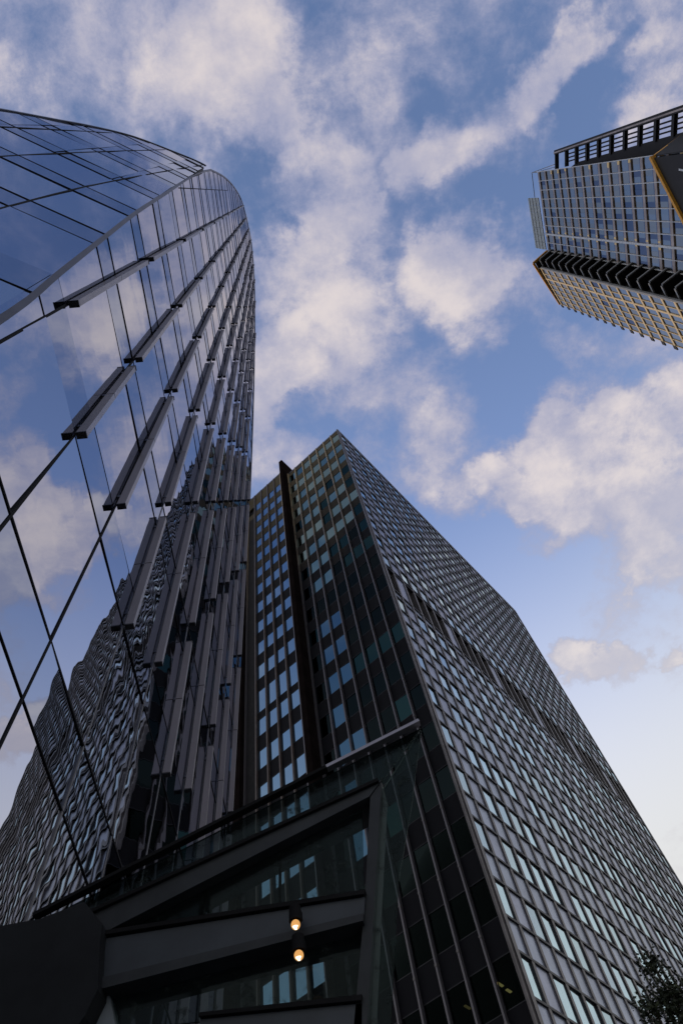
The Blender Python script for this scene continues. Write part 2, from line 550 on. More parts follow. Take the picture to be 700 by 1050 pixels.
# left face, section B
b = MB()
top = H - 0.5
for r, dep in enumerate(rowsB):
    wt = H - dep; wb = wt - (3.5 if r == 11 else 2.5)
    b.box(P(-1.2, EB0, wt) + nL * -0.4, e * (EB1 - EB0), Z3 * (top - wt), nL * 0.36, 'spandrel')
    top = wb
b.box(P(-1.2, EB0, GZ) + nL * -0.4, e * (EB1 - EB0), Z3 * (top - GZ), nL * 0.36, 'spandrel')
b.box(P(-1.2, EB0, GZ) + nL * -0.8, e * (EB1 - EB0), Z3 * (H - .6 - GZ), nL * 0.36, 'dark_wall')
b.box(P(-1.2, EB1 - pb + .06, GZ) + nL * -0.3, e * (pb - .07), Z3 * (H - 9 - GZ), nL * 0.29, 'louvre')
b.build('bay_wall', office, P(-1.2, EB0, -EYE))
for k in range(6):
    q = EB0 + k * pb
    b = MB()
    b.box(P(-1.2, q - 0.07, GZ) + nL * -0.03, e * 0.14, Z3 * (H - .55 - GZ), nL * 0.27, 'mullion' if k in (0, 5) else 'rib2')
    b.build('mullion', office, P(-1.2, q, -EYE))
# piers rising above the roof
b = MB()
b.box(P(-1.45, 12.42, GZ), e * 0.72, d * 4.4, Z3 * (H + 4.6 - GZ), 'pier')
b.build('stone_pier', office, P(-1.45, 12.4, -EYE))
b = MB()
b.box(P(-1.9, 21.45, GZ), e * 6.0, d * 6, Z3 * (H + 2.2 - GZ), 'pier')
b.build('stone_pier', office, P(-1.9, 21.5, -EYE))
# lit ceiling lights behind the recessed glass
def office_light(e0, dep, L_, key, inset=0.5, name='ceiling_light'):
    b = MB()
    p0 = P(0, e0, H - dep) + nL * -inset
    b.box(p0, nL * -L_, e * 0.16, Z3 * -0.05, key)
    b.build(name, office, p0)

office_light(1.75, 93.95, 0.62, 'strip_glow', 0.25)
office_light(1.28, 94.55, 0.45, 'strip_glow', 0.25)
office_light(4.2, 94.1, 0.55, 'strip_dim', 0.25)
office_light(3.9, 69.55, 0.7, 'strip_dim', 0.3)
office_light(3.3, 69.6, 0.6, 'strip_dim', 0.3)
office_light(4.9, 34.4, 0.35, 'strip_glow', 0.3)


# ------------------------------------------------------------------ curved glass tower (frame W)
ROT_W = ((0.99994, -0.00979, 0.00471), (0.00975, 0.99993, 0.00699), (-0.00478, -0.00695, 0.99996))
c = 3.33
nW = Vector((0.991, 0.1338, 0)).normalized()
uW = Vector((-0.1338, 0.991, 0)).normalized()
tower = thing('glass_tower', 'tall curved mirrored glass tower with staggered vertical metal fins, at the left', 'glass tower', (-nW * c * 1.0 + uW * c * 3) + Z3 * -EYE, ROT_W)

def PW(t, h, out=0.0):           # t, h in units of c; out in metres
    return nW * (-c + out) + uW * (t * c) + Z3 * (h * c)

def smooth(pts, n=4):
    """Catmull-Rom through the points"""
    res = []
    for i in range(len(pts) - 1):
        p0 = pts[max(i - 1, 0)]; p1 = pts[i]; p2 = pts[i + 1]; p3 = pts[min(i + 2, len(pts) - 1)]
        for k in range(n):
            s = k / n
            res.append(tuple(0.5 * ((2 * b1) + (-a1 + c1) * s + (2 * a1 - 5 * b1 + 4 * c1 - d1) * s * s + (-a1 + 3 * b1 - 3 * c1 + d1) * s ** 3)
                             for a1, b1, c1, d1 in zip(p0, p1, p2, p3)))
    res.append(pts[-1])
    return res

HB = (GZ) / c
crease = [(0.37, HB), (0.39, 1.2), (0.335, 2.7), (0.268, 3.44), (0.165, 4.6), (0.06, 5.83), (-0.07, 7.7), (-0.32, 11.3), (-0.46, 14.6)]
topside = [(-0.46, 14.6), (-0.42, 19.1), (-0.22, 24.3), (0.25, 30.0), (1.26, 34.4), (2.3, 36.4), (3.6, 34.0), (4.5, 27.9), (5.05, 22.0), (5.35, 17.0), (5.5, 12.7)]
crease_s = smooth(crease)
top_s = smooth(topside)
outline = crease_s + top_s[1:] + [(5.52, 8), (5.52, HB)]

def span_at_h(poly, h):
    xs = []
    n = len(poly)
    for i in range(n):
        (t0, h0), (t1, h1) = poly[i], poly[(i + 1) % n]
        if (h0 - h) * (h1 - h) < 0:
            xs.append(t0 + (t1 - t0) * (h - h0) / (h1 - h0))
    return (min(xs), max(xs)) if len(xs) > 1 else None
def span_at_t(poly, t):
    ys = []
    n = len(poly)
    for i in range(n):
        (t0, h0), (t1, h1) = poly[i], poly[(i + 1) % n]
        if (t0 - t) * (t1 - t) < 0:
            ys.append(h0 + (h1 - h0) * (t - t0) / (t1 - t0))
    return (min(ys), max(ys)) if len(ys) > 1 else None

# glass skin: one strip of facets per floor, each very slightly out of true
floors = [3.44 + 1.2 * k for k in range(-4, 29)]
COLS = [0.41 + 0.532 * (k - 1) for k in range(0, 11)]
def clip(poly, axis, lo, hi):
    for sgn, lim in ((1, lo), (-1, hi)):
        outp = []
        n = len(poly)
        for i in range(n):
            a = poly[i]; b = poly[(i + 1) % n]
            ina = sgn * (a[axis] - lim) >= 0; inb = sgn * (b[axis] - lim) >= 0
            if ina: outp.append(a)
            if ina != inb:
                s = (lim - a[axis]) / (b[axis] - a[axis])
                outp.append(tuple(x + (y - x) * s for x, y in zip(a, b)))
        poly = outp
        if len(poly) < 3: return []
    return poly
rng = random.Random(11)
b = MB()
hs = sorted([HB - .01] + [h for h in floors if h > HB] + [h - .33 for h in floors if h - .33 > HB] + [40])
band = set(round(h, 4) for h in floors)
ts = [-1] + COLS + [6]
for i in range(len(hs) - 1):
    st = clip(outline, 1, hs[i], hs[i + 1])
    if not st: continue
    for j in range(len(ts) - 1):
        pg = clip(st, 0, ts[j], ts[j + 1])
        if len(pg) < 3: continue
        tx = rng.gauss(0, 0.0045); tz = rng.gauss(0, 0.0035)
        gk = 'tower_glass_band' if round(hs[i + 1], 4) in band else rng.choice(['tower_glass', 'tower_glass', 'tower_glass_b', 'tower_glass_c'])
        ct = (ts[j] + ts[j + 1]) / 2; ch = (hs[i] + hs[i + 1]) / 2
        b.poly([PW(t, h, (t - ct) * c * tx + (h - ch) * c * tz) for t, h in pg], gk)
b.build('glass_facade', tower, PW(2.7, HB))

# solid body behind the skin
def offset_poly(poly, k):
    cx = 2.4; 
    return [(t + (cx - t) * k, h - 0.05) for t, h in poly]
b = MB()
b.prism([PW(t, h, -0.12) for t, h in offset_poly(outline, 0.012)], nW * (-c * 6), 'body')
b.build('building_core', tower, PW(2.7, HB))

# leaning facade beyond the crease
aL, bL, kL = 1.34, 0.13, -1.70
uL = Vector((-0.8015, -0.598, 0)).normalized()
mL = Vector((0.598, -0.8015, 0)).normalized()
def PL(s, h, out=0.0):
    k = (bL * h + kL) / math.sqrt(1 + aL * aL)
    return (mL * (k * c + out)) + uL * (s * c) + Z3 * (h * c)
creaseL = [(0.62, HB), (0.68, 1.2), (0.735, 2.74), (0.765, 3.5), (0.83, 4.8), (0.88, 6.05), (0.925, 7.8), (0.97, 10.0), (1.03, 12.5)]
outL = [(1.03, 12.5), (1.2, 12.5), (1.5, 12.2), (2.0, 11.5), (2.28, 10.3), (2.44, 9.1), (2.62, 7.7), (2.76, 6.0), (2.86, 3.5), (2.9, HB)]
outlineL = smooth(creaseL) + smooth(outL)[1:]
b = MB()
fL = [3.5 + 1.27 * k for k in range(-3, 8)]
hsL = sorted([HB - .01] + fL + [h - .36 for h in fL] + [14])
bandL = set(round(h, 4) for h in fL)
tsL = [0.0, 0.78, 1.29, 1.80, 2.3, 3.2]
def vshift(s, h): return s - 0.028 * (h - 6)
for i in range(len(hsL) - 1):
    st = clip(outlineL, 1, hsL[i], hsL[i + 1])
    if not st: continue
    for j in range(len(tsL) - 1):
        pg = clip(st, 0, tsL[j], tsL[j + 1])
        if len(pg) < 3: continue
        tx = rng.gauss(0, 0.006); tz = rng.gauss(0, 0.005)
        gk = 'crown_glass_band' if round(hsL[i + 1], 4) in bandL else rng.choice(['crown_glass', 'crown_glass_b', 'crown_glass_c'])
        ct = (tsL[j] + tsL[j + 1]) / 2; ch = (hsL[i] + hsL[i + 1]) / 2
        b.poly([PL(t, h, (t - ct) * c * tx + (h - ch) * c * tz) for t, h in pg], gk)
b.build('leaning_facade', tower, PL(1.8, HB))
b = MB()
b.prism([PL(s + (1.8 - s) * 0.015, h - 0.04, -0.12) for s, h in outlineL], mL * (-c * 3.0), 'body')
b.build('building_core', tower, PL(1.8, HB))

# joints of the main facade
for k, h in enumerate(floors):
    b = MB()
    for hh, w in ((h, 0.036), (h - 0.33, 0.018)):
        sp = span_at_h(outline, hh)
        if not sp or hh < HB: continue
        b.box(PW(sp[0] + .01, hh, 0.0) - Z3 * w / 2 - nW * .03, uW * (sp[1] - sp[0] - .02) * c, Z3 * w, nW * 0.042, 'joint')
    if b.f: b.build('floor_joint', tower, PW(2.5, h))
for k, t in enumerate(COLS):
    sp = span_at_t(outline, t)
    if t < 0.4:
        sp = (8.9, 20.0)
    if t > 5.2: sp = (HB, 20)
    b = MB()
    b.box(PW(t, sp[0], 0.0) - uW * 0.02 - nW * .03, uW * 0.04, Z3 * (sp[1] - sp[0]) * c, nW * 0.042, 'joint' if t < 1.6 else 'joint_light')
    b.build('glazing_bar', tower, PW(t, sp[0]))
# joints of the leaning facade
for k, h in enumerate(fL):
    b = MB()
    for hh, w in ((h, 0.042), (h - 0.36, 0.02)):
        sp = span_at_h(outlineL, hh)
        if not sp: continue
        p, q = PL(sp[0], hh), PL(sp[1], hh)
        b.box(p - Z3 * w / 2 - mL * .03, q - p, Z3 * w, mL * 0.042, 'joint')
    if b.f: b.build('floor_joint', tower, PL(1.8, h))
for s0 in (1.29, 1.80, 2.28):
    pts = []
    for h in [HB + i * 0.6 for i in range(30)]:
        s = s0 - 0.020 * max(0, h - 5.5) ** 1.25
        sp = span_at_h(outlineL, h)
        if sp and sp[0] < s < sp[1]: pts.append(PL(s, h))
    b = MB()
    for p, q in zip(pts[:-1], pts[1:]):
        b.bar(p - mL * .03, q - mL * .03, 0.045, 0.038, mL, 'joint')
    b.build('glazing_bar', tower, PL(s0, HB))
# edge trims
def trim(name, pts, w, key, root, out, base):
    b = MB()
    for p, q in zip(pts[:-1], pts[1:]):
        ax = (q - p).normalized()
        s1 = ax.cross(out).normalized()
        o1 = s1.cross(ax).normalized()
        b.box(p - s1 * w / 2 - o1 * w / 2 - ax * .01, q - p + ax * .02, s1 * w, o1 * w, key)
    b.build(name, root, base)
diag = (nW + mL).normalized()
cr3 = [PW(t, h, 0.02) for t, h in crease_s]
trim('corner_trim', cr3, 0.09, 'trim', tower, diag, cr3[0])
tp3 = [PW(t, h, 0.0) for t, h in top_s]
trim('roof_trim', tp3, 0.10, 'trim', tower, nW, tp3[0])
lt3 = [PL(s, h, 0.0) for s, h in smooth(outL)]
trim('roof_trim', lt3, 0.08, 'trim', tower, mL, lt3[-1])

# fins: individual metal fins in staggered columns
fin_list = []
DF, WF = 0.19, 0.10
def add_fin(k, h0, h1):
    t = COLS[k]
    a = PW(t, h0 + 0.02); L_ = (h1 - h0 - 0.24) * c
    fin_list.append((k, a, L_))
for k in range(1, 11):
    t = COLS[k]
    sp = span_at_t(outline, t)
    if not sp: sp = (HB, 13.0)
    tp = sp[1] - 0.3
    if k == 10: tp = 13.0
    odd = k % 2 == 1
    j0 = 3.44 if odd else 4.64
    js = [3.44 if odd else 3.07] + [j0 + 2.4 * i for i in range(0 if not odd else 1, 16)]
    if k >= 8: js = [j0 - 2.4 if odd else 2.24] + ([3.44] if odd else [4.64]) + js[1:]
    js = [j for j in js if j < tp] + [tp]
    for a, b_ in zip(js[:-1], js[1:]):
        if b_ - a > 0.3: add_fin(k, a, b_)
def fin_mesh(mb, a, L_):
    # side towards the street is slate, tip face is taupe; thin end plates
    o = a - uW * WF / 2 - nW * 0.0
    mb.box(o + nW * 0.03, uW * WF, Z3 * L_, nW * DF, 'fin_side', keys=('fin', 'fin', 'frame', 'frame', 'fin_side', 'fin_side'))
def fin_build(mb, a, L_):
    o = a - uW * WF / 2 + nW * 0.04
    i = len(mb.v)
    # box: a=uW, b=Z, c=nW  -> sides: -c,+c,-b,+b,-a,+a
    half = L_ / 2
    for z0, z1 in ((0.03, half - 0.012), (half + 0.012, L_ - 0.03)):
        mb.box(o + Z3 * z0, uW * WF, Z3 * (z1 - z0), nW * (DF - .04), 'fin', keys=('fin', 'fin_edge', 'frame', 'frame', 'fin', 'fin'))
    mb.box(o - uW * .006, uW * (WF + .012), Z3 * 0.03, nW * (DF - .03), 'frame')
    mb.box(o - uW * .006 + Z3 * (L_ - .03), uW * (WF + .012), Z3 * 0.03, nW * (DF - .03), 'frame')
    mb.box(o + uW * .02 + nW * .01 + Z3 * (half - .02), uW * (WF - .04), Z3 * 0.04, nW * (DF - .07), 'frame')
    for z in (0.4, half, L_ - .5):       # brackets back to the glass
        mb.box(a - uW * .03 + Z3 * z, uW * .06, Z3 * .08, nW * 0.05, 'trim')
scored = []
for k, a, L_ in fin_list:
    q = [a, a + nW * DF + uW * WF, a + nW * DF + uW * WF + Z3 * L_, a + Z3 * L_]
    scored.append((seen_area(tower, q), k, a, L_))
scored.sort(key=lambda q: -q[0])
for s_a, k, a, L_ in scored[:100]:
    b = MB(); fin_build(b, a, L_); b.build('fin', tower, a)
b = MB()
for s_a, k, a, L_ in scored[100:]:
    fin_build(b, a, L_)
if b.f:
    o = b.build('fin', tower, PW(2.5, 20)); o['kind'] = 'stuff'

# ------------------------------------------------------------------ far tower, upper right (frame T)
ROT_T = ((0.99655, -0.07556, 0.03421), (0.07448, 0.99672, 0.03164), (-0.03649, -0.02898, 0.99891))
HT = 190.0
TG = -8.0
far = thing('wedge_tower', 'distant blue grey office tower with black zigzag corner and yellow edged roof, top right', 'office tower', (65, 15, TG), ROT_T)
A_ = Vector((62.8, 0.9, 0)); B_ = Vector((65.15, 20.2, 0))
uM = (B_ - A_).normalized(); nM = Vector((-uM.y, uM.x, 0))
LM = (B_ - A_).length
C_ = Vector((62.7, 24.2, 0)); D_ = Vector((68.2, 34.4, 0))
uN = (D_ - C_).normalized(); nN = Vector((-uN.y, uN.x, 0)); LN = (D_ - C_).length
def T(p, h, dx=None, s=0.0):
    return p + Z3 * h
hf = [188.85 - 4.65 * k for k in range(0, 43)]
hf = [h for h in hf if h > -2]
b = MB()
b.prism([A_ - nM * .3 + uM * .2, B_ - nM * .3, Vector((67.5, 22.6, 0)), C_ - nN * .5, D_ - nN * .3, Vector((100, 34, 0)), Vector((100, 1.6, 0))], Z3 * (HT - 1), 'black_steel')
b.v = [v + Z3 * 0 for v in b.v]
b.prism([A_ - nM * .3 + uM * .2 + Z3 * TG, B_ - nM * .3 + Z3 * TG, Vector((67.5, 22.6, TG)), C_ - nN * .5 + Z3 * TG, D_ - nN * .3 + Z3 * TG, Vector((100, 34, TG)), Vector((100, 1.6, TG))], Z3 * (-TG - 0.01), 'black_steel')
b.build('building_core', far, (80, 18, TG))
# main facade glass: a pane per bay and floor with small tone shifts
M['gold_glint'] = solid('painted gold sun glint', (0.85, 0.60, 0.28), 0.4, 0.0)  # golden sun glints painted as small strips on the floor bands
M['far_glass_b'] = mirror_glass('blue grey blind window', (0.44, 0.46, 0.44), 0.15, fac=0.3, dark=(0.24, 0.28, 0.29))
M['far_glass_c'] = mirror_glass('dark tower window', (0.22, 0.24, 0.28), 0.1, fac=0.3, dark=(0.03, 0.035, 0.05))
nb = 9; wb_ = LM / nb
b = MB()
for k, h in enumerate(hf):
    h1 = HT if k == 0 else hf[k - 1]
    for j in range(nb * 2):
        t0 = j * wb_ / 2; t1 = t0 + wb_ / 2
        key = rng.choices(['far_glass', 'far_glass_b', 'far_glass_c'], [5, 4, 1.3 if j // 2 < 6 else 3])[0]
        tl = rng.gauss(0, .01); 
        b.poly([A_ + uM * t0 + Z3 * h + nM * tl, A_ + uM * t1 + Z3 * h - nM * tl, A_ + uM * t1 + Z3 * h1 - nM * tl, A_ + uM * t0 + Z3 * h1 + nM * tl], key)
b.build('glass_facade', far, A_ + uM * LM / 2 + Z3 * TG)
for k, h in enumerate(hf):
    b = MB()
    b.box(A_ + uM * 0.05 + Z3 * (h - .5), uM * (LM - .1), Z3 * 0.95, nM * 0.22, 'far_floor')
    b.box(A_ + uM * 0.05 + Z3 * (h + 0.46), uM * (LM - .1), Z3 * 0.5, nM * 0.10, 'far_glass_c')
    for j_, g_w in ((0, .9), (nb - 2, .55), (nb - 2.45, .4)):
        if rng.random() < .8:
            b.box(A_ + uM * (j_ * wb_ + .08) + Z3 * (h - .45), uM * g_w * rng.uniform(.6, 1.2), Z3 * 0.9, nM * 0.25, 'gold_glint')
    b.build('floor_band', far, A_ + Z3 * h)
for j in range(nb + 1):
    b = MB()
    w = 0.12 if j != 7 else 0.40
    b.box(A_ + uM * (j * wb_ - w / 2) + Z3 * TG, uM * w, Z3 * (HT - TG), nM * 0.26, 'far_white')
    b.build('mullion', far, A_ + uM * (j * wb_) + Z3 * TG)
# golden lit facade round the corner
nb2 = 7; w2 = LN / nb2
b = MB()
hN = [188.4 - 4.65 * k for k in range(42)]
for k, h in enumerate(hN):
    h1 = HT - .4 if k == 0 else hN[k - 1]
    for j in range(nb2):
        key = rng.choices(['far_glass', 'far_glass_b', 'far_glass_c'], [3, 8, .6])[0]
        b.poly([C_ + uN * j * w2 + Z3 * h, C_ + uN * (j + 1) * w2 + Z3 * h, C_ + uN * (j + 1) * w2 + Z3 * h1, C_ + uN * j * w2 + Z3 * h1], key)
b.build('glass_facade', far, C_ + uN * LN / 2 + Z3 * TG)
for k, h in enumerate(hN):
    b = MB()
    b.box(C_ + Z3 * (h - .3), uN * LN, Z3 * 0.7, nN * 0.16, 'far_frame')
    b.box(C_ + uN * (LN + .02) + Z3 * (h - 0.4), uN * 0.9, Z3 * 1.3, nN * 0.2, 'black_steel')
    b.build('floor_band', far, C_ + Z3 * h)
for j in range(nb2 + 1):
    w = 0.13 if j != 2 else 0.42
    b = MB()
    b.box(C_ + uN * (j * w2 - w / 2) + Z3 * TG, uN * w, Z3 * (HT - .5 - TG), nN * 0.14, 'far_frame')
    b.build('mullion', far, C_ + uN * (j * w2) + Z3 * TG)
# V-shaped black slabs stacked at the corner
Bc = Vector((65.15, 19.9, 0)); Ap = Vector((62.1, 21.75, 0)); Nc = Vector((63.15, 23.8, 0)); In = Vector((67.0, 22.9, 0))
for k, h in enumerate([187.0 - 4.65 * k for k in range(41)]):
    b = MB()
    b.prism([Bc + Z3 * h, Ap + Z3 * h, Nc + Z3 * h, In + Z3 * h], Z3 * 0.5, 'black_steel')
    for p, q in ((Bc, Ap), (Ap, Nc)):
        dr = (q - p).normalized(); no = Vector((-dr.y, dr.x, 0))
        if no.dot(Vector((-1, 0, 0))) < 0: no = -no
        b.box(p + Z3 * (h - .03) + no * .02, q - p, Z3 * 0.5, no * 0.25, 'grey_edge')
    b.build('corner_slab', far, Ap + Z3 * h)
b = MB()
b.box(C_ - uN * 0.5 + Z3 * TG - nN * 0.2, uN * 0.45, Z3 * (HT - 2 - TG), nN * 0.4, 'grey_edge')
b.build('corner_post', far, C_ + Z3 * TG)
# yellow roof edges
b = MB()
Yp = Vector((61.2, 22.8, HT)); 
b.bar(Yp, Vector((68.3, 34.6, HT)), 0.55, 0.6, (0, 0, 1), 'yellow')
b.bar(Yp + Z3 * .01, Vector((65.1, 20.2, HT)), 0.55, 0.6, (0, 0, 1), 'yellow')
b.build('roof_edge_beam', far, Yp)
b = MB()
b.prism([Yp + Z3 * -.5 + Vector((.4, 0, 0)), Vector((65.3, 20.4, HT - .5)), Vector((66.8, 23, HT - .5)), Vector((68.4, 34, HT - .5)), Vector((67.8, 34.2, HT - .5))], Z3 * 0.4, 'black_steel')
b.build('roof_soffit', far, Yp)
# ribbed screen above the main facade
b = MB()
q0 = Vector((63.1, 6.9, 0)); q1 = Vector((64.9, 19.9, 0)); uq = (q1 - q0).normalized(); lq = (q1 - q0).length; nq = Vector((-uq.y, uq.x, 0))
for j in range(7):
    b.box(q0 + uq * (j * lq / 7 + .04) + Z3 * (HT + 0.4), uq * (lq / 7 - .08), Z3 * 8.4, nq * 0.2, 'screen')
for z in (2.5, 5.0, 7.4):
    b.box(q0 + Z3 * (HT + z) + nq * 0.19, uq * lq, Z3 * 0.18, nq * 0.1, 'grey_edge')
b.build('roof_screen', far, q0 + Z3 * HT)
# thin guard rail on the roof
b = MB()
for p, q in ((Vector((62.7, 0.9, HT + 4)), Vector((63.3, 6.9, HT + 4))), (Vector((62.7, 0.9, HT)), Vector((62.7, 0.9, HT + 4))), (Vector((62.7, 0.9, HT + 4)), Vector((68, -0.2, HT + 2))), (Vector((62.9, 1.0, HT + 1.8)), Vector((68, 0.4, HT + 1.0)))):
    b.bar(p, q, 0.14, 0.14, (-1, 0.02, 0.01), 'grey_edge')
b.build('guard_rail', far, (62.7, 0.9, HT))
# black raking side frame with slats
XF = 68.0
def yo(h): return -2.9 - 0.043 * (HT - h)
pq = lambda y, h: Vector((XF, y, h))
b = MB(); b.bar(pq(yo(HT), HT), pq(yo(90), 90), 0.95, 0.9, (-1, 0, 0), 'black_steel'); b.bar(pq(yo(HT) + .1, HT) + Vector((-.92, 0, 0)), pq(yo(90) + .1, 90) + Vector((-.92, 0, 0)), 0.3, 0.1, (-1, 0, 0), 'far_floor'); b.build('raking_beam', far, pq(yo(HT), HT))
b = MB(); b.bar(pq(yo(HT), HT - .5), pq(1.4, HT - .5), 0.8, 0.8, (-1, 0, 0), 'black_steel'); b.build('top_beam', far, pq(yo(HT), HT))
b = MB()
b.prism([pq(1.6, HT - 7), pq(yo(HT - 14) + 3.6, HT - 14), pq(yo(90) + 3.6, 90), pq(1.6, 90)], Vector((-0.4, 0, 0)), 'black_steel')
b.build('side_panel', far, pq(1, 90))
for k in range(15):
    h = HT - 7.2 - k * 6.4
    b = MB(); b.bar(pq(yo(h) + .4, h), pq(yo(h) + 3.9, h), 0.95, 0.7, (-1, 0, 0), 'black_steel'); b.build('frame_post', far, pq(yo(h), h))
for off in (1.25, 2.05, 2.85):
    b = MB(); b.bar(pq(yo(HT - 7) + off, HT - 7), pq(yo(90) + off, 90), 0.28, 0.3, (-1, 0, 0), 'black_steel'); b.build('slat', far, pq(yo(HT) + off, HT))
# side wall between the raking frame and the glazed face: thin louvre rails
for k in range(22):
    h = HT - 1.5 - k * 3.2
    b = MB()
    b.box(Vector((63.0, 1.25, h)), Vector((5, 0.3, 0)), Z3 * 1.3, Vector((0, -0.2, 0)), 'black_steel')
    b.box(Vector((63.0, 1.02, h + 1.35)), Vector((5, 0.3, 0)), Z3 * 0.25, Vector((0, -0.1, 0)), 'far_white')
    b.build('louvre', far, (63, 1, h))
# yellow framed dark opening low on the facade
o3 = nM * 0.5
def PM(y, h): return A_ + uM * (y - .9) + Z3 * h
b = MB()
b.prism([PM(1.2, 127.3) + o3, PM(11.5, 117.5) + o3, PM(19.5, 110) + o3, PM(19.5, 95) + o3, PM(1.2, 95) + o3], nM * 0.25, 'black_steel')
b.build('atrium_opening', far, PM(1.2, 127))
b = MB()
b.bar(PM(1.0, 127.8) + o3, PM(19.5, 110.3) + o3, 0.55, 0.7, nM, 'yellow')
b.bar(PM(1.0, 127.6) + o3, Vector((67.2, -1.6, 127.4)), 0.5, 0.6, (0, 0, -1), 'yellow')
b.prism([PM(1.0, 127.6) + o3, Vector((67.2, -1.8, 127.0)), Vector((72, -2, 112)), PM(1.0, 95) + o3], Vector((0, -.2, 0)), 'black_steel')
b.build('atrium_edge_beam', far, PM(1.2, 127))
b = MB()
for k in range(3):
    b.bar(PM(3.4 + k * 1.1, 119 - k * 1.5) + o3 + nM * .26, PM(4.6 + k * 1.1, 110 - k) + o3 + nM * .26, 0.3, 0.1, nM, 'far_white')
b.build('lattice', far, PM(3, 115))

# ------------------------------------------------------------------ raking glass screen and steel beams, lower left
M['soffit'] = solid('black soffit sheet', (0.012, 0.0135, 0.016), 0.7, 0.0, spec=0.15, var=0.35)
def K(x, z, y=5.0): return Vector((x, y, z))
yN = Vector((0, -1, 0))
screen = thing('glass_canopy', 'dark steel framed glass canopy with a raised glass parapet, bottom left', 'canopy', (-1.5, 5.0, -EYE))
def zr(x): return 4.0 + (x + 3.34) * (5.11 - 4.0) / 3.59
b = MB()
b.bar(K(-3.34, 3.99), K(-.72, zr(-.72)), 0.035, 0.07, yN, 'beam_dark')
b.build('parapet_rail', screen, K(-3.34, 3.99))
b = MB()
b.bar(K(-.72, zr(-.72)), K(0.25, 5.11), 0.035, 0.07, yN, 'rail')
b.build('parapet_rail', screen, K(-.72, 4.8))
# glass: one inclined sheet split in panes, right edge raking down to the ground
def glass(pts, y=5.03):
    b = MB()
    b.prism([K(x, z, y) for x, z in pts], Vector((0, 0.02, 0)), 'canopy_glass')
    b.build('glass_pane', screen, K(*pts[0]))
glass([(-2.95, 3.9), (-0.30, 4.50), (0.25, 5.09), (-3.33, 3.98)])
glass([(-0.30, 4.50), (-0.05, 4.17 + .0), (0.25, 5.09)], 5.03) if False else None
glass([(-0.27, 4.44), (-0.53, 3.4), (-0.68, 2.6), (-1.52, -1.6), (-1.30, -1.6), (-0.50, 2.57), (-0.26, 3.57), (-0.04, 4.17), (0.25, 5.07)])
glass([(-2.83, 3.65), (-0.56, 3.46), (-0.46, 4.33)], 5.05)
glass([(-2.70, 3.25), (-0.56, 3.28), (-0.66, 2.74), (-2.45, 2.98)], 5.05)
glass([(-2.45, 2.93), (-0.69, 2.60), (-1.45, -1.6), (-2.45, -1.6)], 5.05)
b = MB()
b.prism([K(x, z, 4.95) for x, z in ((-0.23, 4.51), (-0.37, 4.36), (-2.83, 3.63), (-3.05, 3.72), (-2.95, 3.85))], Vector((0, 0.35, 0)), 'beam')
b.build('main_beam', screen, K(-1.6, 4.2))
b = MB()
b.bar(K(-2.95, 3.845, 4.96), K(-.26, 4.50, 4.96), 0.035, 0.04, yN, 'beam_dark')
b.build('beam_flange', screen, K(-1.6, 4.3))
b = MB()
b.prism([K(x, z, 4.96) for x, z in ((-0.235, 4.50), (-0.46, 3.46), (-0.64, 2.6), (-1.50, -1.6), (-1.56, -1.6), (-0.73, 2.6), (-0.545, 3.4), (-0.36, 4.36))], Vector((0, 0.3, 0)), 'beam')
b.build('raking_post', screen, K(-1.5, -EYE))
b = MB()
b.prism([K(x, z, 4.93) for x, z in ((-0.535, 3.43), (-0.56, 3.29), (-2.69, 3.29), (-2.85, 3.63))], Vector((0, 0.3, 0)), 'beam_pale')
b.build('cross_beam', screen, K(-1.6, 3.4))
b = MB()
b.prism([K(x, z, 4.90) for x, z in ((-0.52, 3.47), (-0.535, 3.435), (-2.84, 3.645), (-2.84, 3.68))], Vector((0, 0.36, 0)), 'beam_dark')
b.prism([K(x, z, 4.90) for x, z in ((-0.56, 3.285), (-0.57, 3.23), (-2.69, 3.20), (-2.69, 3.285))], Vector((0, 0.36, 0)), 'beam')
b.build('beam_flange', screen, K(-1.6, 3.5))
b = MB()
b.prism([K(x, z, 4.96) for x, z in ((-0.66, 2.71), (-0.70, 2.45), (-1.8, 2.5), (-1.8, 2.86))], Vector((0, 0.3, 0)), 'beam_pale')
b.prism([K(x, z, 4.93) for x, z in ((-0.65, 2.75), (-0.66, 2.715), (-1.8, 2.865), (-1.8, 2.89))], Vector((0, 0.36, 0)), 'beam_dark')
b.build('lower_beam', screen, K(-1.6, 2.7))
b = MB()
b.prism([K(x, z, 5.0) for x, z in ((-2.68, 3.22), (-2.54, 3.22), (-2.28, 2.55), (-2.42, 2.55))], Vector((0, 0.12, 0)), 'strut')
b.build('diagonal_strut', screen, K(-2.6, 3.1))
b = MB()
b.prism([K(x * .965, z * .965, 4.825) for x, z in ((-3.78, 4.02), (-3.30, 3.985), (-2.93, 4.045), (-2.72, 3.80), (-2.70, 3.62), (-2.64, 3.27), (-2.70, 3.10), (-2.85, 2.9), (-3.0, 2.2), (-3.1, -1.6), (-3.8, -1.6))], Vector((0, 0.3, 0)), 'soffit')
b.build('solid_soffit', screen, K(-3.3, -EYE))
b = MB()
for x in (-1.9, -1.25):
    b.bar(K(x, 3.3, 5.08), K(x + .03, 3.98 + (x + 1.9) * .24, 5.08), 0.02, 0.02, yN, 'beam_dark')
b.build('glass_clamp', screen, K(-1.6, 3.6))

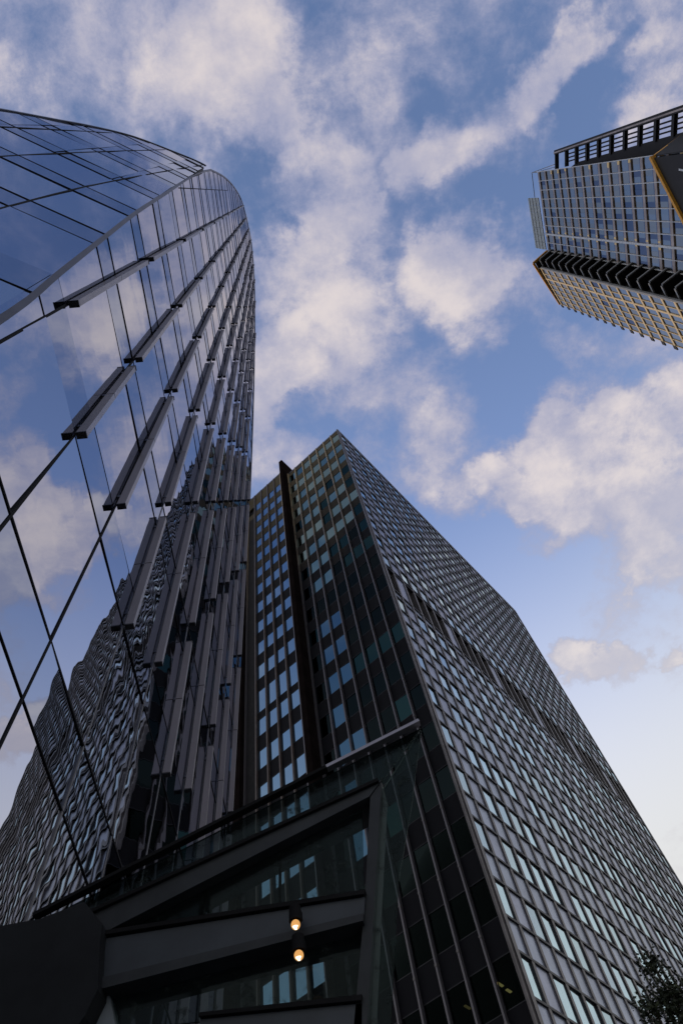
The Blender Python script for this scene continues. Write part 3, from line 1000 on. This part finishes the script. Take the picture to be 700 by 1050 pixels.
# two round lit lamps in black housings
def lamp(pos, label):
    t = thing('spotlight', label, 'lamp', pos, group='warm round lamps on the canopy beam')
    p = Vector(pos)
    b = MB()
    seg = 20
    def ring(r, z): return [Vector((p.x + r * math.cos(2 * math.pi * k / seg), p.y + r * math.sin(2 * math.pi * k / seg), p.z + z)) for k in range(seg)]
    prof = [(0.015, 0.15), (0.044, 0.14), (0.048, 0.03), (0.039, 0.03), (0.034, 0.06)]
    rings = [ring(r, z) for r, z in prof]
    for r0, r1 in zip(rings[:-1], rings[1:]):
        for k in range(seg):
            j = (k + 1) % seg
            b.poly([r0[k], r0[j], r1[j], r1[k]], 'beam_dark')
    b.poly(rings[0], 'beam_dark')
    b.box(p + Vector((-.03, .02, .1)), (0.06, 0, 0), (0, 0.10, 0), (0, 0, 0.06), 'beam_dark')
    b.build('housing', t, p)
    b = MB()
    rr = 0.034
    def sp(a_, b__): return p + Vector((rr * math.cos(a_) * math.sin(b__), rr * math.sin(a_) * math.sin(b__), rr * math.cos(b__) + 0.004))
    for i in range(10):
        for k in range(seg):
            a0 = 2 * math.pi * k / seg; a1 = 2 * math.pi * (k + 1) / seg
            b0 = math.pi * i / 10; b1 = math.pi * (i + 1) / 10
            b.poly([sp(a0, b0), sp(a1, b0), sp(a1, b1), sp(a0, b1)], 'lamp_core' if i >= 7 and (k % 20) in (12,13,14,15,16,17) or i >= 9 else 'lamp_glow')
    b.build('bulb', t, p)
lamp((-1.048, 4.76, 3.225), 'upper of two warm round lamps, against the pale cross beam')
lamp((-1.035, 4.76, 3.0), 'lower of two warm round lamps, just below the pale cross beam')

# ------------------------------------------------------------------ tree, bottom right corner
rt = random.Random(5)
TB = Vector((6.2, 21.3, -EYE))
tree = thing('tree', 'dark leafy street tree reaching up in the bottom right corner', 'tree', TB)
b = MB()
def limb(p, q, r0, r1, n=7):
    ax = (q - p).normalized()
    s1 = ax.cross(Vector((0.3, 1, 0.1))).normalized(); s2 = ax.cross(s1)
    for k in range(n):
        a0 = 2 * math.pi * k / n; a1 = 2 * math.pi * (k + 1) / n
        b.poly([p + (s1 * math.cos(a0) + s2 * math.sin(a0)) * r0, p + (s1 * math.cos(a1) + s2 * math.sin(a1)) * r0,
                q + (s1 * math.cos(a1) + s2 * math.sin(a1)) * r1, q + (s1 * math.cos(a0) + s2 * math.sin(a0)) * r1], 'bark')
tips = []
def grow(p, dirv, L_, r, depth):
    q = p + dirv * L_
    limb(p, q, r, r * 0.7)
    if depth == 0:
        tips.append(q); return
    for k in range(3):
        nd = (dirv + Vector((rt.uniform(-.62, .62), rt.uniform(-.62, .62), rt.uniform(0.0, .5)))).normalized()
        grow(q, nd, L_ * rt.uniform(0.62, 0.8), r * 0.62, depth - 1)
    tips.append(q)
grow(TB, Vector((0.0, 0, 1)), 4.2, 0.2, 0)
trunk_top = tips.pop()
for tgt in (Vector((5.38, 21.2, 10.7)), Vector((4.85, 21.3, 9.75)), Vector((6.6, 21.0, 9.9)), Vector((5.9, 21.6, 9.0))):
    p = trunk_top
    n_ = 9
    for k in range(n_):
        s0 = (k + 1) / n_
        q = trunk_top.lerp(tgt, s0) + Vector((rt.gauss(0, .06), rt.gauss(0, .06), 0))
        limb(p, q, 0.09 * (1 - k / n_) + .012, 0.09 * (1 - s0) + .012)
        for m__ in range(3):
            dv = Vector((rt.uniform(-1, 1), rt.uniform(-1, 1), rt.uniform(.5, 1.2))).normalized()
            L2 = (0.95 * (1 - s0) + 0.22) * rt.uniform(.6, 1)
            q2 = q + dv * L2
            limb(q, q2, 0.025, 0.008, 5)
            for w_i in range(4): tips.append(q.lerp(q2, rt.uniform(.35, 1.0)))
        p = q
b.build('trunk', tree, TB)
b = MB()
crown = [ (Vector((5.5, 21.2, 9.7)), 0.55, 0.95), (Vector((5.75, 21.3, 8.9)), 0.8, 1.1), (Vector((4.85, 21.3, 9.0)), 0.38, 0.7), (Vector((5.3, 21.3, 8.1)), 0.8, 0.9),(Vector((6.1, 21.3, 7.2)), 1.4, 1.4), (Vector((6.7, 21.0, 8.4)), 0.8, 1.3), (Vector((6.2, 21.0, 5.6)), 1.7, 1.2)]
def leaf(p, s):
    a = Vector((rt.gauss(0, 1), rt.gauss(0, 1), rt.gauss(0, .7))).normalized()
    w_ = a.cross(Vector((rt.gauss(0, 1), rt.gauss(0, 1), rt.gauss(0, 1)))).normalized()
    b.poly([p - a * s, p + w_ * s * .45, p + a * s, p - w_ * s * .45], 'leaf' if rt.random() < .75 else 'leaf2')
for cpt, rr, hh in crown:
    n = int(1700 * rr * rr * hh) + 500
    cl = [(rt.gauss(0, .5) * rr, rt.gauss(0, .5) * rr, rt.gauss(0, .5) * hh) for _ in range(max(10, int(n / 26)))]
    for k in range(n):
        cc = rt.choice(cl)
        p = cpt + Vector(cc) + Vector((rt.gauss(0, .13), rt.gauss(0, .13), rt.gauss(0, .13)))
        leaf(p, rt.uniform(.045, .085))
for tpt in tips:
    for k in range(26):
        leaf(tpt + Vector((rt.gauss(0, .16), rt.gauss(0, .16), rt.gauss(0, .16))), rt.uniform(.045, .085))
b.build('crown', tree, TB + Z3 * 9)

# ------------------------------------------------------------------ sky with clouds, sun
SUN_AZ = math.radians(3)      # from +Y towards +X
SUN_EL = math.radians(12)
world = bpy.data.worlds.new('World')
scene.world = world
world.use_nodes = True
nt = world.node_tree
nt.nodes.clear()
L = nt.links.new
def m_(op, a, b_=None, c_=None, clamp=False):
    n = nt.nodes.new('ShaderNodeMath'); n.operation = op; n.use_clamp = clamp
    for i, v in enumerate((a, b_, c_)):
        if v is None: continue
        if isinstance(v, (int, float)): n.inputs[i].default_value = v
        else: L(v, n.inputs[i])
    return n.outputs[0]
def smoothstep(v, lo, hi, to0=0.0, to1=1.0):
    n = nt.nodes.new('ShaderNodeMapRange'); n.interpolation_type = 'SMOOTHSTEP'
    L(v, n.inputs['Value'])
    n.inputs['From Min'].default_value = lo; n.inputs['From Max'].default_value = hi
    n.inputs['To Min'].default_value = to0; n.inputs['To Max'].default_value = to1
    return n.outputs[0]
outw = nt.nodes.new('ShaderNodeOutputWorld')
bg = nt.nodes.new('ShaderNodeBackground')
sky = nt.nodes.new('ShaderNodeTexSky')
sky.sky_type = 'NISHITA'; sky.sun_disc = False
sky.sun_elevation = SUN_EL; sky.sun_rotation = SUN_AZ
sky.altitude = 50; sky.air_density = 1.0; sky.dust_density = 1.2; sky.ozone_density = 1.5
tc = nt.nodes.new('ShaderNodeTexCoord')
sep = nt.nodes.new('ShaderNodeSeparateXYZ'); L(tc.outputs['Generated'], sep.inputs[0])
zc = m_('MAXIMUM', sep.outputs['Z'], 0.03)
px_ = m_('DIVIDE', sep.outputs['X'], zc); py_ = m_('DIVIDE', sep.outputs['Y'], zc)
comb = nt.nodes.new('ShaderNodeCombineXYZ'); L(px_, comb.inputs[0]); L(py_, comb.inputs[1])
def noise(vec, scale, detail, rough, off=(0, 0, 0), dist=0.0, stretch=(1, 1, 1), rotz=0.0):
    mp = nt.nodes.new('ShaderNodeMapping'); mp.inputs['Location'].default_value = off
    mp.inputs['Scale'].default_value = stretch; mp.inputs['Rotation'].default_value = (0, 0, rotz)
    L(vec, mp.inputs['Vector'])
    n = nt.nodes.new('ShaderNodeTexNoise'); n.inputs['Scale'].default_value = scale
    n.inputs['Detail'].default_value = detail; n.inputs['Roughness'].default_value = rough
    n.inputs['Distortion'].default_value = dist
    L(mp.outputs[0], n.inputs['Vector'])
    return n
P2 = comb.outputs[0]
# wind-warped direction used for the cloud masses so that their edges are ragged
wn = noise(tc.outputs['Generated'], 5.5, 6, 0.62)
wv = nt.nodes.new('ShaderNodeVectorMath'); wv.operation = 'MULTIPLY_ADD'
sub = nt.nodes.new('ShaderNodeVectorMath'); sub.operation = 'SUBTRACT'
L(wn.outputs['Color'], sub.inputs[0]); sub.inputs[1].default_value = (0.5, 0.5, 0.5)
L(sub.outputs[0], wv.inputs[0]); wv.inputs[1].default_value = (0.22, 0.22, 0.22); L(tc.outputs['Generated'], wv.inputs[2])
nrm = nt.nodes.new('ShaderNodeVectorMath'); nrm.operation = 'NORMALIZE'; L(wv.outputs[0], nrm.inputs[0])
BLOBS = [(-0.184, -0.197, 0.963, 0.985, 0.4), (-0.089, -0.18, 0.98, 0.9926, 0.35), (-0.001, -0.144, 0.99, 0.99454, 0.5), (0.033, -0.176, 0.984, 0.99677, 0.35), (0.066, -0.094, 0.993, 0.99488, 0.4), (0.161, -0.079, 0.984, 0.99632, 0.25), (-0.059, -0.094, 0.994, 0.99622, 0.3), (0.081, 0.004, 0.997, 0.99638, 0.6), (0.039, -0.04, 0.998, 0.9982, 0.3), (0.193, -0.122, 0.974, 0.99666, 0.25), (0.259, -0.008, 0.966, 0.99848, 0.6), (0.319, -0.031, 0.947, 0.9983, 0.7), (0.363, -0.043, 0.931, 0.99884, 0.6), (0.21, 0.009, 0.978, 0.99871, 0.55), (0.404, -0.078, 0.911, 0.99838, 0.3), (0.389, -0.054, 0.92, 0.99924, 0.3), (0.074, 0.12, 0.99, 0.99686, 0.55), (-0.003, 0.148, 0.989, 0.99713, 0.5), (0.089, 0.202, 0.975, 0.99665, 0.7), (-0.043, 0.246, 0.968, 0.9962, 0.65), (0.025, 0.235, 0.972, 0.9976, 0.5), (0.034, 0.085, 0.996, 0.99882, 0.3), (-0.088, 0.331, 0.94, 0.99684, 0.5), (0.115, 0.275, 0.955, 0.9976, 0.4), (0.198, 0.14, 0.97, 0.99734, 0.6), (0.273, 0.149, 0.95, 0.99712, 0.65), (0.225, 0.203, 0.953, 0.99783, 0.6), (0.205, 0.098, 0.974, 0.99888, 0.3), (0.322, 0.19, 0.928, 0.99849, 0.35), (0.155, 0.343, 0.926, 0.99734, 0.45), (0.152, 0.436, 0.887, 0.99756, 0.4), (0.115, 0.39, 0.914, 0.9986, 0.3), (0.269, 0.426, 0.864, 0.99717, 0.8), (0.352, 0.384, 0.854, 0.99613, 0.85), (0.412, 0.39, 0.824, 0.99643, 0.85), (0.285, 0.484, 0.828, 0.99725, 0.7), (0.354, 0.47, 0.808, 0.9955, 0.85), (0.427, 0.461, 0.778, 0.99657, 0.8), (0.384, 0.54, 0.749, 0.99813, 0.6), (0.346, 0.574, 0.742, 0.99969, 0.6), (0.225, 0.436, 0.872, 0.99885, 0.6), (0.258, 0.662, 0.704, 0.99904, 1.1), (0.303, 0.673, 0.675, 0.9991, 1.1), (0.31, 0.636, 0.706, 0.9998, 0.6), (0.3, 0.692, 0.656, 0.99971, 0.8), (0.368, 0.666, 0.649, 0.99973, 0.8), (0.327, 0.267, 0.907, 0.99884, 0.3), (0.388, 0.282, 0.877, 0.99807, 0.4), (0.435, 0.258, 0.863, 0.99899, 0.3), (0.483, -0.004, 0.876, 0.99897, 0.4), (0.468, 0.037, 0.883, 0.99946, 0.2), (0.233, -0.078, 0.969, 0.99889, -0.45), (0.411, 0.013, 0.911, 0.99815, -0.5), (0.307, 0.077, 0.948, 0.99772, -0.6), (0.268, 0.316, 0.91, 0.99719, -0.6), (0.154, 0.124, 0.98, 0.99936, -0.5), (0.001, 0.325, 0.946, 0.99937, -0.3), (0.187, 0.057, 0.981, 0.99892, -0.4), (-0.086, -0.089, 0.992, 0.99834, -0.25), (0.134, -0.064, 0.989, 0.99906, -0.2), (0.194, 0.553, 0.81, 0.98891, -0.7), (0.254, 0.742, 0.62, 0.99192, -0.9), (0.085, 0.502, 0.861, 0.9945, -0.4), (0.238, 0.613, 0.753, 0.9979, -0.5), (0.385, 0.612, 0.691, 0.99901, -0.5), (0.366, 0.311, 0.877, 0.99887, -0.3), (0.002, 0.078, 0.997, 0.99918, -0.35), (0.442, -0.04, 0.896, 0.9995, -0.3), (0.477, -0.076, 0.876, 0.99936, 0.3)]

acc = None
for bx_, by_, bz_, cs, wt in BLOBS:
    dn = nt.nodes.new('ShaderNodeVectorMath'); dn.operation = 'DOT_PRODUCT'
    L(nrm.outputs[0], dn.inputs[0]); dn.inputs[1].default_value = (bx_, by_, bz_)
    v = smoothstep(dn.outputs['Value'], cs, 1.0, 0.0, wt)
    acc = v if acc is None else m_('ADD', acc, v)
n1 = noise(P2, 2.3, 9, 0.60, (3.1, 1.7, 0), 0.3, (1.0, 1.25, 1), math.radians(35))
n2 = noise(P2, 10.0, 9, 0.70, (0.4, 5.2, 0), 0.1)
wp = nt.nodes.new('ShaderNodeVectorMath'); wp.operation = 'MULTIPLY_ADD'
nw = noise(P2, 9.0, 5, 0.6, (2.0, 9.0, 0))
L(nw.outputs['Color'], wp.inputs[0]); wp.inputs[1].default_value = (0.09, 0.09, 0.0); L(P2, wp.inputs[2])
vo = nt.nodes.new('ShaderNodeTexVoronoi'); vo.feature = 'SMOOTH_F1'; vo.normalize = True
vo.inputs['Scale'].default_value = 11.0; vo.inputs['Detail'].default_value = 1.0; vo.inputs['Roughness'].default_value = 0.55
vo.inputs['Smoothness'].default_value = 0.6
L(wp.outputs[0], vo.inputs['Vector'])
billow = m_('SUBTRACT', 0.30, vo.outputs['Distance'])
base_n = m_('MULTIPLY_ADD', m_('SUBTRACT', n1.outputs['Fac'], 0.5), 2.2, m_('MULTIPLY_ADD', m_('SUBTRACT', n2.outputs['Fac'], 0.5), 2.2, m_('MULTIPLY', billow, 1.1)))
dens = m_('ADD', m_('ADD', base_n, 0.04), m_('MULTIPLY', m_('MINIMUM', acc, 1.2), 1.0))
cover = smoothstep(dens, -0.30, 0.75)
core = smoothstep(dens, 0.15, 1.25)
n3 = noise(P2, 6.5, 8, 0.62, (7.7, 2.2, 0))
shade = smoothstep(m_('MULTIPLY_ADD', billow, 0.35, n3.outputs['Fac']), 0.36, 0.66)
# lower sky is hazier and brighter
def rgbmix(f, a, b_):
    n = nt.nodes.new('ShaderNodeMix'); n.data_type = 'RGBA'
    if isinstance(f, float): n.inputs[0].default_value = f
    else: L(f, n.inputs[0])
    for i, v in ((6, a), (7, b_)):
        if isinstance(v, tuple): n.inputs[i].default_value = (*v, 1)
        else: L(v, n.inputs[i])
    return n.outputs[2]
SKY_STR = 0.12
k_ = 1 / SKY_STR
def rad(r, g_, b_): return (r * k_, g_ * k_, b_ * k_)
cloud_dark = rad(0.35, 0.37, 0.53)
cloud_lit = rad(0.78, 0.70, 0.69)
cc = rgbmix(m_('MULTIPLY', core, m_('MULTIPLY_ADD', shade, 0.72, 0.28)), cloud_dark, cloud_lit)
tint = nt.nodes.new('ShaderNodeMix'); tint.data_type = 'RGBA'; tint.blend_type = 'MULTIPLY'; tint.inputs[0].default_value = 1.0
L(sky.outputs[0], tint.inputs[6]); tint.inputs[7].default_value = (2.25, 2.15, 2.5, 1)
horizon = smoothstep(sep.outputs['Z'], 0.90, 0.48)
skyc = rgbmix(m_('MULTIPLY', horizon, 0.97), tint.outputs[2], rad(0.76, 0.765, 0.75))
cc = rgbmix(m_('MULTIPLY', horizon, 0.7), cc, rad(0.80, 0.765, 0.74))
fin_c = rgbmix(m_('MULTIPLY', m_('MULTIPLY', cover, smoothstep(sep.outputs['Z'], 0.04, 0.2)), 0.93), skyc, cc)
L(fin_c, bg.inputs['Color'])
bg.inputs['Strength'].default_value = SKY_STR
L(bg.outputs[0], outw.inputs['Surface'])

sd = bpy.data.lights.new('sun', 'SUN')
sd.energy = 3.0; sd.angle = math.radians(0.5); sd.color = (1.0, 0.74, 0.42)
so = bpy.data.objects.new('sun', sd); col.objects.link(so)
sv = Vector((math.sin(SUN_AZ) * math.cos(SUN_EL), math.cos(SUN_AZ) * math.cos(SUN_EL), math.sin(SUN_EL)))
so.rotation_euler = sv.to_track_quat('Z', 'Y').to_euler()
so.location = (0, 0, 200)

scene.render.engine = 'CYCLES'
scene.cycles.max_bounces = 8
scene.cycles.glossy_bounces = 5
scene.cycles.transparent_max_bounces = 12
scene.cycles.sample_clamp_indirect = 4
for o in list(bpy.data.objects):       # tidy the builder's notes
    for k in ('base', 'rotm'):
        if k in o: del o[k]
